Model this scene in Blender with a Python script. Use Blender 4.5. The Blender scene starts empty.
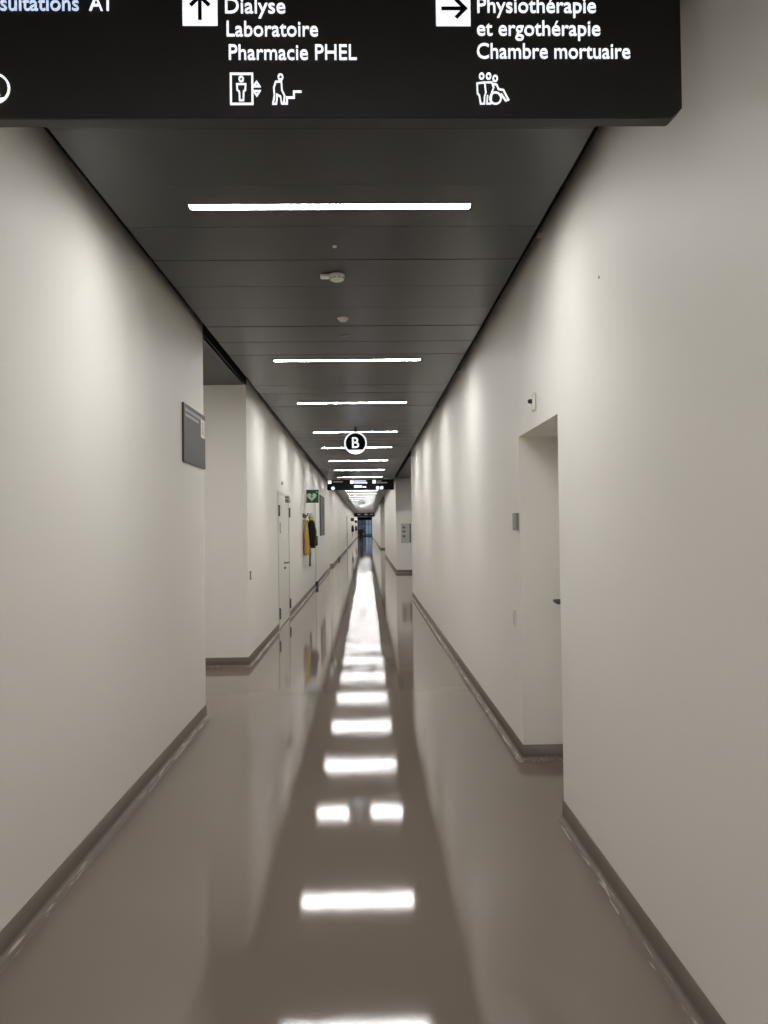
import bpy, bmesh, math, random
from mathutils import Vector, Matrix, Euler

random.seed(7)
PI = math.pi
sc = bpy.context.scene
COL = sc.collection

# ------------------------------------------------------------------ constants (metres)
XL, XR = -1.362, 1.039          # the two corridor walls
XC = -0.157                     # axis of the ceiling lights
ZC = 3.180                      # underside of the ceiling panels
Y0, Y1 = -6.2, 135.0            # corridor ends
EYE = 1.575
MOD = 0.5305                     # ceiling panel module
LY = 4.012                       # first strip light in view

# ------------------------------------------------------------------ materials
def srgb(r, g, b):
    f = lambda v: (v / 255 / 12.92) if v / 255 <= 0.04045 else ((v / 255 + 0.055) / 1.055) ** 2.4
    return (f(r), f(g), f(b), 1.0)

def mat(name, col, rough=0.5, metal=0.0, var=0.04, scale=6.0, bump=0.0, bscale=60.0, coat=0.0, spec=0.5):
    m = bpy.data.materials.new(name)
    m.use_nodes = True
    nt = m.node_tree
    b = nt.nodes['Principled BSDF']
    b.inputs['Roughness'].default_value = rough
    b.inputs['Metallic'].default_value = metal
    b.inputs['Coat Weight'].default_value = coat
    b.inputs['Specular IOR Level'].default_value = spec
    tc = nt.nodes.new('ShaderNodeTexCoord')
    nz = nt.nodes.new('ShaderNodeTexNoise')
    nz.inputs['Scale'].default_value = scale
    nz.inputs['Detail'].default_value = 4
    nt.links.new(tc.outputs['Object'], nz.inputs['Vector'])
    mx = nt.nodes.new('ShaderNodeMix')
    mx.data_type = 'RGBA'
    mx.inputs['A'].default_value = [c * (1 - var) for c in col[:3]] + [1]
    mx.inputs['B'].default_value = [min(1, c * (1 + var)) for c in col[:3]] + [1]
    nt.links.new(nz.outputs['Fac'], mx.inputs['Factor'])
    nt.links.new(mx.outputs['Result'], b.inputs['Base Color'])
    if bump > 0:
        n2 = nt.nodes.new('ShaderNodeTexNoise')
        n2.inputs['Scale'].default_value = bscale
        n2.inputs['Detail'].default_value = 3
        nt.links.new(tc.outputs['Object'], n2.inputs['Vector'])
        bp = nt.nodes.new('ShaderNodeBump')
        bp.inputs['Strength'].default_value = bump
        bp.inputs['Distance'].default_value = 0.002
        nt.links.new(n2.outputs['Fac'], bp.inputs['Height'])
        nt.links.new(bp.outputs['Normal'], b.inputs['Normal'])
    return m

def glow(name, col, strength):
    m = bpy.data.materials.new(name)
    m.use_nodes = True
    b = m.node_tree.nodes['Principled BSDF']
    b.inputs['Base Color'].default_value = (0.8, 0.8, 0.8, 1)
    b.inputs['Roughness'].default_value = 0.4
    b.inputs['Emission Color'].default_value = col
    b.inputs['Emission Strength'].default_value = strength
    return m

M = {}
M['wall'] = mat('white_paint', srgb(237, 234, 228), 0.55, var=0.02, scale=1.3, bump=0.08, bscale=90)
M['panel'] = mat('dark_ceiling_metal', srgb(26, 26, 24), 0.32, var=0.10, scale=2.2, spec=0.36)
M['black'] = mat('black_paint', srgb(16, 16, 15), 0.7)
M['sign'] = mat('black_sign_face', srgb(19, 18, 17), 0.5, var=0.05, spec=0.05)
M['sign_near_lit'] = mat('black_sign_face_near_lit', srgb(44, 43, 41), 0.45, var=0.05, spec=0.25)  # lighter copy of the sign black, standing in for light on the near face
M['signlip'] = mat('black_sign_edge', srgb(40, 39, 37), 0.5)
M['white_metal'] = mat('white_metal', srgb(205, 204, 200), 0.4)
M['plastic'] = mat('white_plastic', srgb(222, 220, 210), 0.4)
M['grey_plastic'] = mat('grey_plastic', srgb(128, 128, 122), 0.45)
M['dark_plastic'] = mat('dark_plastic', srgb(34, 34, 32), 0.4)
M['steel'] = mat('brushed_steel', srgb(150, 148, 142), 0.32, metal=0.9)
M['hinge'] = mat('dark_hinge_metal', srgb(92, 88, 82), 0.4, metal=0.6)
M['door'] = mat('white_door_laminate', srgb(224, 222, 214), 0.35, var=0.02)
M['door_grey'] = mat('pale_grey_door', srgb(150, 152, 146), 0.3)
M['plate'] = mat('grey_sign_plate', srgb(86, 86, 84), 0.5, var=0.05, spec=0.2)
M['plate_dark'] = mat('dark_grey_plate', srgb(62, 61, 60), 0.5, spec=0.2)
M['pale'] = mat('pale_print', srgb(150, 149, 145), 0.5)
M['pictogram'] = mat('white_print', srgb(226, 226, 222), 0.5)
M['green'] = mat('safety_green', srgb(8, 92, 60), 0.4)
M['mint'] = mat('pale_green_print', srgb(196, 232, 210), 0.5)
M['yellow'] = mat('yellow_fabric', srgb(190, 154, 80), 0.85, var=0.12, scale=14, bump=0.4)
M['lime'] = mat('lime_fabric', srgb(196, 200, 112), 0.85, var=0.10, scale=14, bump=0.4)
M['blackcloth'] = mat('black_fabric', srgb(11, 10, 12), 0.85, var=0.2, scale=14, bump=0.4)
M['greycloth'] = mat('grey_webbing', srgb(120, 106, 94), 0.8)
M['skin'] = mat('skin', srgb(186, 142, 118), 0.55)
M['hair'] = mat('dark_hair', srgb(30, 24, 20), 0.6)
M['board'] = mat('light_grey_board', srgb(190, 188, 184), 0.5)
M['board_mark'] = mat('grey_board_print', srgb(110, 108, 106), 0.5)
M['paving'] = mat('outdoor_paving', srgb(90, 98, 108), 0.6)
M['tube'] = glow('lit_diffuser', (1.0, 0.982, 0.960, 1), 108.0)
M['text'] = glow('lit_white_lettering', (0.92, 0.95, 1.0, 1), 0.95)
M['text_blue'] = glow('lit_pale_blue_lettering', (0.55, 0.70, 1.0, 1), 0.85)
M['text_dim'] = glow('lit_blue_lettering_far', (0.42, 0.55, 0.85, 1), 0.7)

def floor_mat():
    m = mat('taupe_resin_floor', srgb(126, 115, 105), 0.05, var=0.03, scale=1.1)
    nt = m.node_tree
    b = nt.nodes['Principled BSDF']
    tc = [n for n in nt.nodes if n.type == 'TEX_COORD'][0]
    # fine orange-peel of the poured resin plus long gentle waves
    n1 = nt.nodes.new('ShaderNodeTexNoise'); n1.inputs['Scale'].default_value = 115; n1.inputs['Detail'].default_value = 2
    n2 = nt.nodes.new('ShaderNodeTexNoise'); n2.inputs['Scale'].default_value = 1.6; n2.inputs['Detail'].default_value = 1
    nt.links.new(tc.outputs['Object'], n1.inputs['Vector'])
    nt.links.new(tc.outputs['Object'], n2.inputs['Vector'])
    b1 = nt.nodes.new('ShaderNodeBump'); b1.inputs['Strength'].default_value = 0.11; b1.inputs['Distance'].default_value = 0.0006
    b2 = nt.nodes.new('ShaderNodeBump'); b2.inputs['Strength'].default_value = 0.12; b2.inputs['Distance'].default_value = 0.004
    nt.links.new(n1.outputs['Fac'], b1.inputs['Height'])
    nt.links.new(n2.outputs['Fac'], b2.inputs['Height'])
    nt.links.new(b2.outputs['Normal'], b1.inputs['Normal'])
    nt.links.new(b1.outputs['Normal'], b.inputs['Normal'])
    # sawn joint across the floor
    sx = nt.nodes.new('ShaderNodeSeparateXYZ'); nt.links.new(tc.outputs['Object'], sx.inputs['Vector'])
    sb = nt.nodes.new('ShaderNodeMath'); sb.operation = 'SUBTRACT'; sb.inputs[1].default_value = 9.62
    ab = nt.nodes.new('ShaderNodeMath'); ab.operation = 'ABSOLUTE'
    lt = nt.nodes.new('ShaderNodeMath'); lt.operation = 'LESS_THAN'; lt.inputs[1].default_value = 0.012
    nt.links.new(sx.outputs['Y'], sb.inputs[0]); nt.links.new(sb.outputs[0], ab.inputs[0]); nt.links.new(ab.outputs[0], lt.inputs[0])
    old = b.inputs['Base Color'].links[0].from_socket
    jm = nt.nodes.new('ShaderNodeMix'); jm.data_type = 'RGBA'
    jm.inputs['B'].default_value = srgb(84, 78, 72)
    nt.links.new(old, jm.inputs['A']); nt.links.new(lt.outputs[0], jm.inputs['Factor'])
    nt.links.new(jm.outputs['Result'], b.inputs['Base Color'])
    # slightly patchy polish
    rr = nt.nodes.new('ShaderNodeMapRange')
    rr.inputs['To Min'].default_value = 0.04; rr.inputs['To Max'].default_value = 0.065
    n3 = nt.nodes.new('ShaderNodeTexNoise'); n3.inputs['Scale'].default_value = 3.0
    nt.links.new(tc.outputs['Object'], n3.inputs['Vector'])
    nt.links.new(n3.outputs['Fac'], rr.inputs['Value'])
    nt.links.new(rr.outputs['Result'], b.inputs['Roughness'])
    return m
M['floor'] = floor_mat()

def base_mat():
    """resin cove with pale scuff marks worn along its foot"""
    m = mat('taupe_resin_cove', srgb(112, 101, 92), 0.5, var=0.10, scale=9)
    nt = m.node_tree; b = nt.nodes['Principled BSDF']
    tc = [n for n in nt.nodes if n.type == 'TEX_COORD'][0]
    mp = nt.nodes.new('ShaderNodeMapping'); mp.inputs['Scale'].default_value = (60, 5, 160)
    nt.links.new(tc.outputs['Object'], mp.inputs['Vector'])
    nz = nt.nodes.new('ShaderNodeTexNoise'); nz.inputs['Scale'].default_value = 1.0; nz.inputs['Detail'].default_value = 5
    nt.links.new(mp.outputs['Vector'], nz.inputs['Vector'])
    sx = nt.nodes.new('ShaderNodeSeparateXYZ'); nt.links.new(tc.outputs['Object'], sx.inputs['Vector'])
    lo = nt.nodes.new('ShaderNodeMath'); lo.operation = 'LESS_THAN'; lo.inputs[1].default_value = 0.014
    nt.links.new(sx.outputs['Z'], lo.inputs[0])
    gt = nt.nodes.new('ShaderNodeMapRange'); gt.inputs['From Min'].default_value = 0.555; gt.inputs['From Max'].default_value = 0.63
    nt.links.new(nz.outputs['Fac'], gt.inputs['Value'])
    mu = nt.nodes.new('ShaderNodeMath'); mu.operation = 'MULTIPLY'
    nt.links.new(lo.outputs[0], mu.inputs[0]); nt.links.new(gt.outputs['Result'], mu.inputs[1])
    m2 = nt.nodes.new('ShaderNodeMath'); m2.operation = 'MULTIPLY'; m2.inputs[1].default_value = 0.75
    nt.links.new(mu.outputs[0], m2.inputs[0])
    old = b.inputs['Base Color'].links[0].from_socket
    jm = nt.nodes.new('ShaderNodeMix'); jm.data_type = 'RGBA'; jm.inputs['B'].default_value = srgb(196, 186, 174)
    nt.links.new(old, jm.inputs['A']); nt.links.new(m2.outputs[0], jm.inputs['Factor'])
    nt.links.new(jm.outputs['Result'], b.inputs['Base Color'])
    return m
M['base'] = base_mat()

def glass_mat(name, tint, rough=0.02):
    m = bpy.data.materials.new(name)
    m.use_nodes = True
    nt = m.node_tree
    b = nt.nodes['Principled BSDF']
    b.inputs['Base Color'].default_value = tint
    b.inputs['Roughness'].default_value = rough
    b.inputs['Transmission Weight'].default_value = 1.0
    b.inputs['IOR'].default_value = 1.45
    return m
M['glass'] = glass_mat('clear_glass', (0.9, 0.95, 1.0, 1))
M['glass_dark'] = glass_mat('smoked_glass', (0.30, 0.28, 0.34, 1))

# ------------------------------------------------------------------ mesh helpers
class MB:
    """collects shapes into one mesh"""
    def __init__(self):
        self.bm = bmesh.new()
    def box(self, x0, x1, y0, y1, z0, z1, bev=0.0, seg=2):
        vs = [self.bm.verts.new((x, y, z)) for x in (x0, x1) for y in (y0, y1) for z in (z0, z1)]
        F = [(0, 1, 3, 2), (4, 6, 7, 5), (0, 4, 5, 1), (2, 3, 7, 6), (0, 2, 6, 4), (1, 5, 7, 3)]
        fs = [self.bm.faces.new([vs[i] for i in f]) for f in F]
        if bev > 0:
            es = set(e for f in fs for e in f.edges)
            bmesh.ops.bevel(self.bm, geom=list(es), offset=bev, segments=seg, affect='EDGES', profile=0.5)
        return self
    def prism(self, pts, y0, y1):
        """polygon in x,z extruded along y"""
        a = [self.bm.verts.new((p[0], y0, p[1])) for p in pts]
        c = [self.bm.verts.new((p[0], y1, p[1])) for p in pts]
        n = len(pts)
        self.bm.faces.new(a); self.bm.faces.new(c[::-1])
        for i in range(n):
            self.bm.faces.new((a[i], c[i], c[(i + 1) % n], a[(i + 1) % n]))
        return self
    def lathe(self, prof, centre=(0, 0, 0), axis='z', n=28):
        """profile (radius, height) turned round an axis"""
        rings = []
        for r, hgt in prof:
            ring = []
            for k in range(n):
                a = 2 * PI * k / n
                u, v = r * math.cos(a), r * math.sin(a)
                p = (u, v, hgt) if axis == 'z' else ((u, hgt, v) if axis == 'y' else (hgt, u, v))
                ring.append(self.bm.verts.new(Vector(p) + Vector(centre)))
            rings.append(ring)
        for a, b in zip(rings, rings[1:]):
            for k in range(n):
                self.bm.faces.new((a[k], a[(k + 1) % n], b[(k + 1) % n], b[k]))
        self.bm.faces.new(rings[0]); self.bm.faces.new(rings[-1][::-1])
        return self
    def tube(self, path, r, n=8, flat=None):
        """round tube along a 3-d path; flat=(sx,sy,sz) squashes the ring offsets"""
        path = [Vector(p) for p in path]
        rings = []
        for i, p in enumerate(path):
            t = (path[min(i + 1, len(path) - 1)] - path[max(i - 1, 0)]).normalized()
            up = Vector((0, 0, 1)) if abs(t.z) < 0.9 else Vector((0, 1, 0))
            s = t.cross(up).normalized(); u = s.cross(t).normalized()
            rr = r[i] if isinstance(r, (list, tuple)) else r
            ring = []
            for k in range(n):
                a = 2 * PI * k / n
                o = s * math.cos(a) * rr + u * math.sin(a) * rr
                if flat: o = Vector((o.x * flat[0], o.y * flat[1], o.z * flat[2]))
                ring.append(self.bm.verts.new(p + o))
            rings.append(ring)
        for a, b in zip(rings, rings[1:]):
            for k in range(n):
                self.bm.faces.new((a[k], a[(k + 1) % n], b[(k + 1) % n], b[k]))
        self.bm.faces.new(rings[0]); self.bm.faces.new(rings[-1][::-1])
        return self
    def stroke(self, pts, w, y0, y1, closed=False):
        """line drawing in x,z with mitred corners, given a depth"""
        P = [Vector(p) for p in pts]
        n = len(P)
        L, Rr = [], []
        for i in range(n):
            a = P[i - 1] if (i > 0 or closed) else None
            b = P[(i + 1) % n] if (i < n - 1 or closed) else None
            d1 = (P[i] - a).normalized() if a is not None else (b - P[i]).normalized()
            d2 = (b - P[i]).normalized() if b is not None else d1
            n1 = Vector((-d1.y, d1.x)); n2 = Vector((-d2.y, d2.x))
            m = (n1 + n2)
            m = n1 if m.length < 0.05 else m.normalized()
            k = min(1.0 / max(m.dot(n1), 0.35), 2.2) * w / 2
            L.append(P[i] + m * k); Rr.append(P[i] - m * k)
        cnt = n if closed else n - 1
        vl = [[self.bm.verts.new((p.x, y, p.y)) for p in L] for y in (y0, y1)]
        vr = [[self.bm.verts.new((p.x, y, p.y)) for p in Rr] for y in (y0, y1)]
        for i in range(cnt):
            j = (i + 1) % n
            self.bm.faces.new((vl[0][i], vl[0][j], vr[0][j], vr[0][i]))
            self.bm.faces.new((vl[1][j], vl[1][i], vr[1][i], vr[1][j]))
            self.bm.faces.new((vl[0][j], vl[0][i], vl[1][i], vl[1][j]))
            self.bm.faces.new((vr[0][i], vr[0][j], vr[1][j], vr[1][i]))
        if not closed:
            self.bm.faces.new((vl[0][0], vr[0][0], vr[1][0], vl[1][0]))
            self.bm.faces.new((vr[0][-1], vl[0][-1], vl[1][-1], vr[1][-1]))
        return self
    def build(self, name, m, parent=None, smooth=False, bevel=0.0):
        bmesh.ops.recalc_face_normals(self.bm, faces=self.bm.faces[:])
        me = bpy.data.meshes.new(name)
        self.bm.to_mesh(me); self.bm.free()
        me.materials.append(M[m] if isinstance(m, str) else m)
        if smooth:
            for p in me.polygons: p.use_smooth = True
        o = bpy.data.objects.new(name, me)
        COL.objects.link(o)
        if parent is not None: o.parent = parent
        if bevel:
            b = o.modifiers.new('bevel', 'BEVEL'); b.width = bevel; b.segments = 2; b.limit_method = 'ANGLE'
        return o

def ellipse(cx, cz, rx, rz, n=20, a0=0, a1=2 * PI, closed=True):
    k = n if closed else n + 1
    return [(cx + rx * math.cos(a0 + (a1 - a0) * i / n), cz + rz * math.sin(a0 + (a1 - a0) * i / n)) for i in range(k)]

def thing(name, label, cat, loc=(0, 0, 0), rz=0.0, group=None, kind=None):
    o = bpy.data.objects.new(name, None)
    o.empty_display_size = 0.1
    COL.objects.link(o)
    o.location = loc; o.rotation_euler = (0, 0, rz)
    tag(o, label, cat, group, kind)
    return o

def tag(o, label=None, cat=None, group=None, kind=None):
    if label: o['label'] = label
    if cat: o['category'] = cat
    if group: o['group'] = group
    if kind: o['kind'] = kind
    return o

def structure(o, label, cat):
    return tag(o, label, cat, None, 'structure')

def kids(o):
    return [c for c in bpy.data.objects if c.parent is o]

def dup(o, loc=None, parent=None, label=None, group=None):
    c = o.copy(); COL.objects.link(c)
    if parent is not None: c.parent = parent
    if loc is not None: c.location = loc
    if label: c['label'] = label
    if group: c['group'] = group
    for ch in kids(o): dup(ch, None, c)
    return c

FONT_H = None
def text_mesh(s, x, z, cap, width, y, name, m, parent, bold=0.004, depth=0.002):
    """lettering as a mesh: left end x, baseline z, capital height cap, total width; faces -y at depth y"""
    cu = bpy.data.curves.new('lettering', 'FONT')
    cu.body = s; cu.size = 1.0; cu.offset = bold; cu.extrude = 0.01; cu.resolution_u = 4
    ob = bpy.data.objects.new('lettering', cu); COL.objects.link(ob)
    dg = bpy.context.evaluated_depsgraph_get()
    me = bpy.data.meshes.new_from_object(ob.evaluated_get(dg))
    bpy.data.objects.remove(ob); bpy.data.curves.remove(cu)
    global FONT_H
    if FONT_H is None:
        c2 = bpy.data.curves.new('cap', 'FONT'); c2.body = 'H'; c2.size = 1.0; c2.offset = bold
        o2 = bpy.data.objects.new('cap', c2); COL.objects.link(o2)
        dg = bpy.context.evaluated_depsgraph_get()
        m2 = bpy.data.meshes.new_from_object(o2.evaluated_get(dg))
        FONT_H = max(v.co.y for v in m2.vertices) - min(v.co.y for v in m2.vertices)
        bpy.data.objects.remove(o2); bpy.data.curves.remove(c2); bpy.data.meshes.remove(m2)
    xs = [v.co.x for v in me.vertices]
    lo, hi = min(xs), max(xs)
    sz = cap / FONT_H
    sx = width / (hi - lo) if width else sz * 0.85
    for v in me.vertices:
        v.co = Vector((x + (v.co.x - lo) * sx, y + (depth if v.co.z < 0 else -depth), z + v.co.y * sz))
    me.name = name
    me.materials.clear(); me.materials.append(M[m])
    o = bpy.data.objects.new(name, me); COL.objects.link(o)
    o.parent = parent
    return o

# ------------------------------------------------------------------ room shell
TH = 0.16
ZB = 3.31                                     # above this, black strips stand in for shade on the white wall
GL, GR = 0.117, 0.094                         # widths of the shadow gaps left and right
ZS = 3.235                                    # ceilings of the side spaces
HT = 3.52                                     # walls run up past the ceiling panels
def wall_box(name, label, boxes):
    mb = MB()
    for b in boxes: mb.box(*b)
    return structure(mb.build(name, 'wall'), label, 'wall')

HALL_L = (6.84, 9.30)                          # side corridor, left
HALL_R = (18.2, 27.6)                          # lift hall, right
HALL_R2 = (44.0, 57.0)                         # second hall, right
NICHE = (4.31, 5.41)                           # door niche, right
ND, NZ = 0.28, 2.172                           # niche depth and head height
DD = (12.52, 14.30)                            # double door, left
DZ = 2.165
NL = (30.4, 33.0)                              # shallow recess, left
XLI, XRI = XL - TH, XR + TH

wall_box('wall_left', 'plain white corridor wall beside the camera, up to the side corridor', [(XLI, XL, Y0, HALL_L[0], 0, HT)])
wall_box('wall_left_far', 'white corridor wall with the double door, beyond the side corridor', [
    (XLI, XL, HALL_L[1], DD[0], 0, HT), (XLI, XL, DD[0], DD[1], DZ, HT), (XLI, XL, DD[1], NL[0], 0, HT),
    (XLI - 0.12, XL - 0.12, NL[0], NL[1], 0, HT), (XLI - 0.12, XL, NL[0] - 0.01, NL[0], 0, HT),
    (XLI, XL, NL[1], Y1, 0, HT)])
wall_box('wall_right', 'white corridor wall with a door niche, on the right of the camera', [
    (XR, XRI + 0.26, Y0, NICHE[0], 0, HT), (XR, XRI + 0.26, NICHE[0], NICHE[1], NZ, HT),
    (XR, XRI + 0.26, NICHE[1], HALL_R[0], 0, HT), (XR + ND + 0.05, XRI + 0.26, NICHE[0], NICHE[1], 0, NZ)])
wall_box('wall_right_middle', 'white wall between the two side halls on the right', [(XR, XRI, HALL_R[1], HALL_R2[0], 0, HT)])
wall_box('wall_right_far', 'last stretch of white wall on the right towards the blue glazing', [(XR, XRI, HALL_R2[1], Y1, 0, HT)])
wall_box('wall_side_corridor', 'white walls of the side corridor opening on the left', [
    (-5.2, XLI, HALL_L[1], HALL_L[1] + TH, 0, HT), (-5.2, XLI, HALL_L[0] - TH, HALL_L[0], 0, HT),
    (-5.36, -5.2, HALL_L[0] - TH, HALL_L[1] + TH, 0, HT)])
for nm, h_, lb in (('wall_lift_hall', HALL_R, 'white walls of the nearer side hall on the right'),
                   ('wall_second_hall', HALL_R2, 'white walls of the farther side hall on the right')):
    wall_box(nm, lb, [(XRI, 6.0, h_[1], h_[1] + TH, 0, HT), (XRI, 6.0, h_[0] - TH, h_[0], 0, HT),
                      (6.0, 6.16, h_[0] - TH, h_[1] + TH, 0, HT)])
wall_box('wall_back', 'white wall closing the corridor behind the camera', [(XLI, XRI, Y0 - TH, Y0, 0, HT)])

fl = MB(); fl.box(-5.4, 6.2, Y0 - 0.2, Y1 + 0.1, -0.12, 0.0)
structure(fl.build('floor', 'floor'), 'glossy taupe poured resin floor of the corridor', 'floor')

# dark slab above, painted black, seen only through the shadow gaps
sl = MB(); sl.box(-5.4, 6.2, Y0 - 0.2, Y1 + 0.1, HT, HT + 0.12)
structure(sl.build('ceiling_slab', 'black'), 'black slab above the ceiling panels', 'ceiling')
tr = MB()  # thin black strips put the shade of the gaps into colour
for s0, s1 in ((Y0, HALL_L[0]), (HALL_L[1], NL[0]), (NL[1], Y1)): tr.box(XL, XL + 0.006, s0, s1, ZB, HT)
tr.box(XL - 0.004, XL + 0.006, HALL_L[0], HALL_L[1], ZS - 0.002, HT)
structure(tr.build('gap_shade_left', 'black'), 'black strip painting in the gap shade along the top of the left wall', 'trim')
tr = MB()
for s0, s1 in ((Y0, HALL_R[0]), (HALL_R[1], HALL_R2[0]), (HALL_R2[1], Y1)): tr.box(XR - 0.006, XR, s0, s1, ZB, HT)
for s0, s1 in (HALL_R, HALL_R2): tr.box(XR - 0.006, XR + 0.004, s0, s1, ZS - 0.002, HT)
structure(tr.build('gap_shade_right', 'black'), 'black strip painting in the gap shade along the top of the right wall', 'trim')

# ceiling panels; the panels that carry a strip light have a slot for it
steps = [-14, -7, 0, 7, 12, 18, 23, 29, 35, 41] + list(range(47, 240, 6))
steps = [q for q in steps if LY + MOD * q < 128]
HLX, HLY = 0.704, 0.033
cp = MB()
n = int(math.floor((Y0 - LY) / MOD))
while LY + (n - 0.5) * MOD < Y1:
    a, b = max(LY + (n - 0.5) * MOD, Y0) + 0.003, min(LY + (n + 0.5) * MOD, Y1) - 0.003
    x0, x1 = XL + GL, XR - GR
    if n in steps:
        yc = LY + n * MOD
        cp.box(x0, XC - HLX, a, b, ZC, ZC + 0.03); cp.box(XC + HLX, x1, a, b, ZC, ZC + 0.03)
        cp.box(XC - HLX, XC + HLX, a, yc - HLY, ZC, ZC + 0.03); cp.box(XC - HLX, XC + HLX, yc + HLY, b, ZC, ZC + 0.03)
    else:
        dz = random.uniform(-0.0012, 0.0012); tl = random.uniform(-0.002, 0.002)
        cp.box(x0, x1, a, b, ZC + dz, ZC + 0.03 + dz)
        cp.bm.verts.ensure_lookup_table()
        for v_ in cp.bm.verts[-8:]: v_.co.z += tl * (1 if v_.co.y > (a + b) / 2 else -1)
    n += 1
structure(cp.build('ceiling', 'panel'), 'dark grey metal panel ceiling over the corridor', 'ceiling')
cs = MB()
cs.box(-5.2, XL - 0.03, HALL_L[0], HALL_L[1] - 0.004, ZS, ZS + 0.03)
structure(cs.build('ceiling_side_corridor', 'panel'), 'dark ceiling of the side corridor on the left', 'ceiling')
for nm, h_, lb in (('ceiling_lift_hall', HALL_R, 'dark ceiling of the nearer side hall on the right'),
                   ('ceiling_second_hall', HALL_R2, 'dark ceiling of the farther side hall on the right')):
    cs = MB(); cs.box(XR + 0.03, 6.0, h_[0], h_[1] - 0.004, ZS, ZS + 0.03)
    structure(cs.build(nm, 'panel'), lb, 'ceiling')

# coved resin baseboards: profile (distance from wall, height)
def cove(name, path, label, side):
    """path of x,y points; side=+1 if the room lies to the left of the walking direction"""
    R_, Hh, T = 0.030, 0.105, 0.006
    prof = [(0.0, Hh), (T, Hh), (T + 0.001, R_ + 0.004)]
    for k in range(1, 7):
        a = PI / 2 * k / 6
        prof.append((T + R_ - R_ * math.cos(a), R_ - R_ * math.sin(a) + 0.002))
    prof += [(T + R_ + 0.004, 0.0012), (T + R_ + 0.006, 0.0)]
    mb = MB(); P = [Vector(p) for p in path]; n = len(P); rings = []
    for i in range(n):
        d1 = (P[i] - P[i - 1]).normalized() if i else (P[1] - P[0]).normalized()
        d2 = (P[i + 1] - P[i]).normalized() if i < n - 1 else d1
        n1 = Vector((-d1.y, d1.x)) * side; n2 = Vector((-d2.y, d2.x)) * side
        m = (n1 + n2).normalized(); k = 1 / max(m.dot(n1), 0.3)
        rings.append([mb.bm.verts.new((P[i].x + m.x * k * o, P[i].y + m.y * k * o, z)) for o, z in prof])
    for a, b in zip(rings, rings[1:]):
        for j in range(len(prof) - 1):
            mb.bm.faces.new((a[j], b[j], b[j + 1], a[j + 1]))
    o = mb.build(name, 'base', smooth=True)
    return structure(o, label, 'baseboard')

cove('baseboard_left', [(XL, Y0), (XL, HALL_L[0]), (-5.2, HALL_L[0])], 'taupe coved baseboard along the near left wall', -1)
cove('baseboard_left_corner', [(-5.2, HALL_L[1]), (XL, HALL_L[1]), (XL, DD[0])], 'taupe coved baseboard round the left corner up to the double door', -1)
cove('baseboard_left_far', [(XL, DD[1]), (XL, NL[0]), (XL - 0.12, NL[0]), (XL - 0.12, NL[1]), (XL, NL[1]), (XL, Y1)], 'taupe coved baseboard beyond the double door', -1)
cove('baseboard_right', [(XR, Y0), (XR, NICHE[0]), (XR + ND, NICHE[0])], 'taupe coved baseboard along the near right wall', 1)
cove('baseboard_right_niche', [(XR + ND, NICHE[1]), (XR, NICHE[1]), (XR, HALL_R[0]), (6.0, HALL_R[0])], 'taupe coved baseboard from the door niche to the side hall', 1)
cove('baseboard_right_middle', [(6.0, HALL_R[1]), (XR, HALL_R[1]), (XR, HALL_R2[0]), (6.0, HALL_R2[0])], 'taupe coved baseboard between the two side halls', 1)
cove('baseboard_right_far', [(6.0, HALL_R2[1]), (XR, HALL_R2[1]), (XR, Y1)], 'taupe coved baseboard towards the far glazing', 1)

# ------------------------------------------------------------------ ceiling strip lights
def make_light():
    r = thing('ceiling_light', '-', 'ceiling light')
    h_ = MB(); h_.box(-0.7035, 0.7035, -0.0325, 0.0325, 0.0025, 0.02, 0.001, 1); h_.build('housing', 'black', r)
    d = MB(); d.box(-0.700, 0.700, -0.030, 0.030, 0.0013, 0.0029, 0.0003, 1); d.build('diffuser', 'tube', r)
    return r
ORD = ['nearest', 'second', 'third', 'fourth', 'fifth', 'sixth', 'seventh', 'eighth']
proto = make_light()
vis = 0
for i, s in enumerate(steps):
    y = LY + MOD * s
    g = 'strip lights down the corridor ceiling'
    if s < 0: lab = 'white strip light on the ceiling behind the large black sign, above the camera'
    elif vis < 8:
        lab = ORD[vis] + ' white strip light on the dark ceiling counting away from the large sign'
        if vis == 3: lab = 'fourth white strip light counting from the large sign, just above the round letter sign'
        if vis == 4: lab = 'fifth white strip light counting from the large sign, crossed by the round letter sign'
        if vis == 7: lab = 'eighth white strip light counting from the large sign, last before the small hanging sign'
        vis += 1
    elif y < 35.9: lab = 'white strip light hidden behind the distant hanging direction sign'
    elif y < 39.8: lab = 'first white strip light to appear below the distant hanging direction sign'
    elif y < 43: lab = 'second white strip light to appear below the distant hanging direction sign'
    else: lab = 'tiny white strip light far down the corridor, beyond the distant round sign'
    o = proto if i == 0 else dup(proto)
    o.location = (XC, y, ZC); o['label'] = lab; o['group'] = g
# strip lights of the side halls
for (x, y, rz, lab) in ((-3.6, 8.1, PI / 2, 'white strip light in the side corridor on the left'),
                        (3.2, 21.0, 0, 'nearer white strip light in the first side hall on the right'),
                        (3.2, 25.0, 0, 'farther white strip light in the first side hall on the right'),
                        (3.2, 48.0, 0, 'nearer white strip light in the second side hall on the right'),
                        (3.2, 54.0, 0, 'farther white strip light in the second side hall on the right')):
    o = dup(proto, (x, y, ZS - 0.0025), None, lab, 'strip lights in the side halls')
    o.rotation_euler = (0, 0, rz)

# ------------------------------------------------------------------ the large direction sign
K = 0.944
def rebase(root, z0, Y, zb):
    """bring a sign that was drawn at full width to its true size, its lower edge at height zb"""
    done = set()
    def walk(o):
        for c in kids(o):
            if c.data.name not in done:
                done.add(c.data.name)
                for v in c.data.vertices: v.co = Vector((v.co.x, v.co.y, v.co.z - z0)) * K
            walk(c)
    walk(root)
    root.location = (0, Y, zb)

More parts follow.
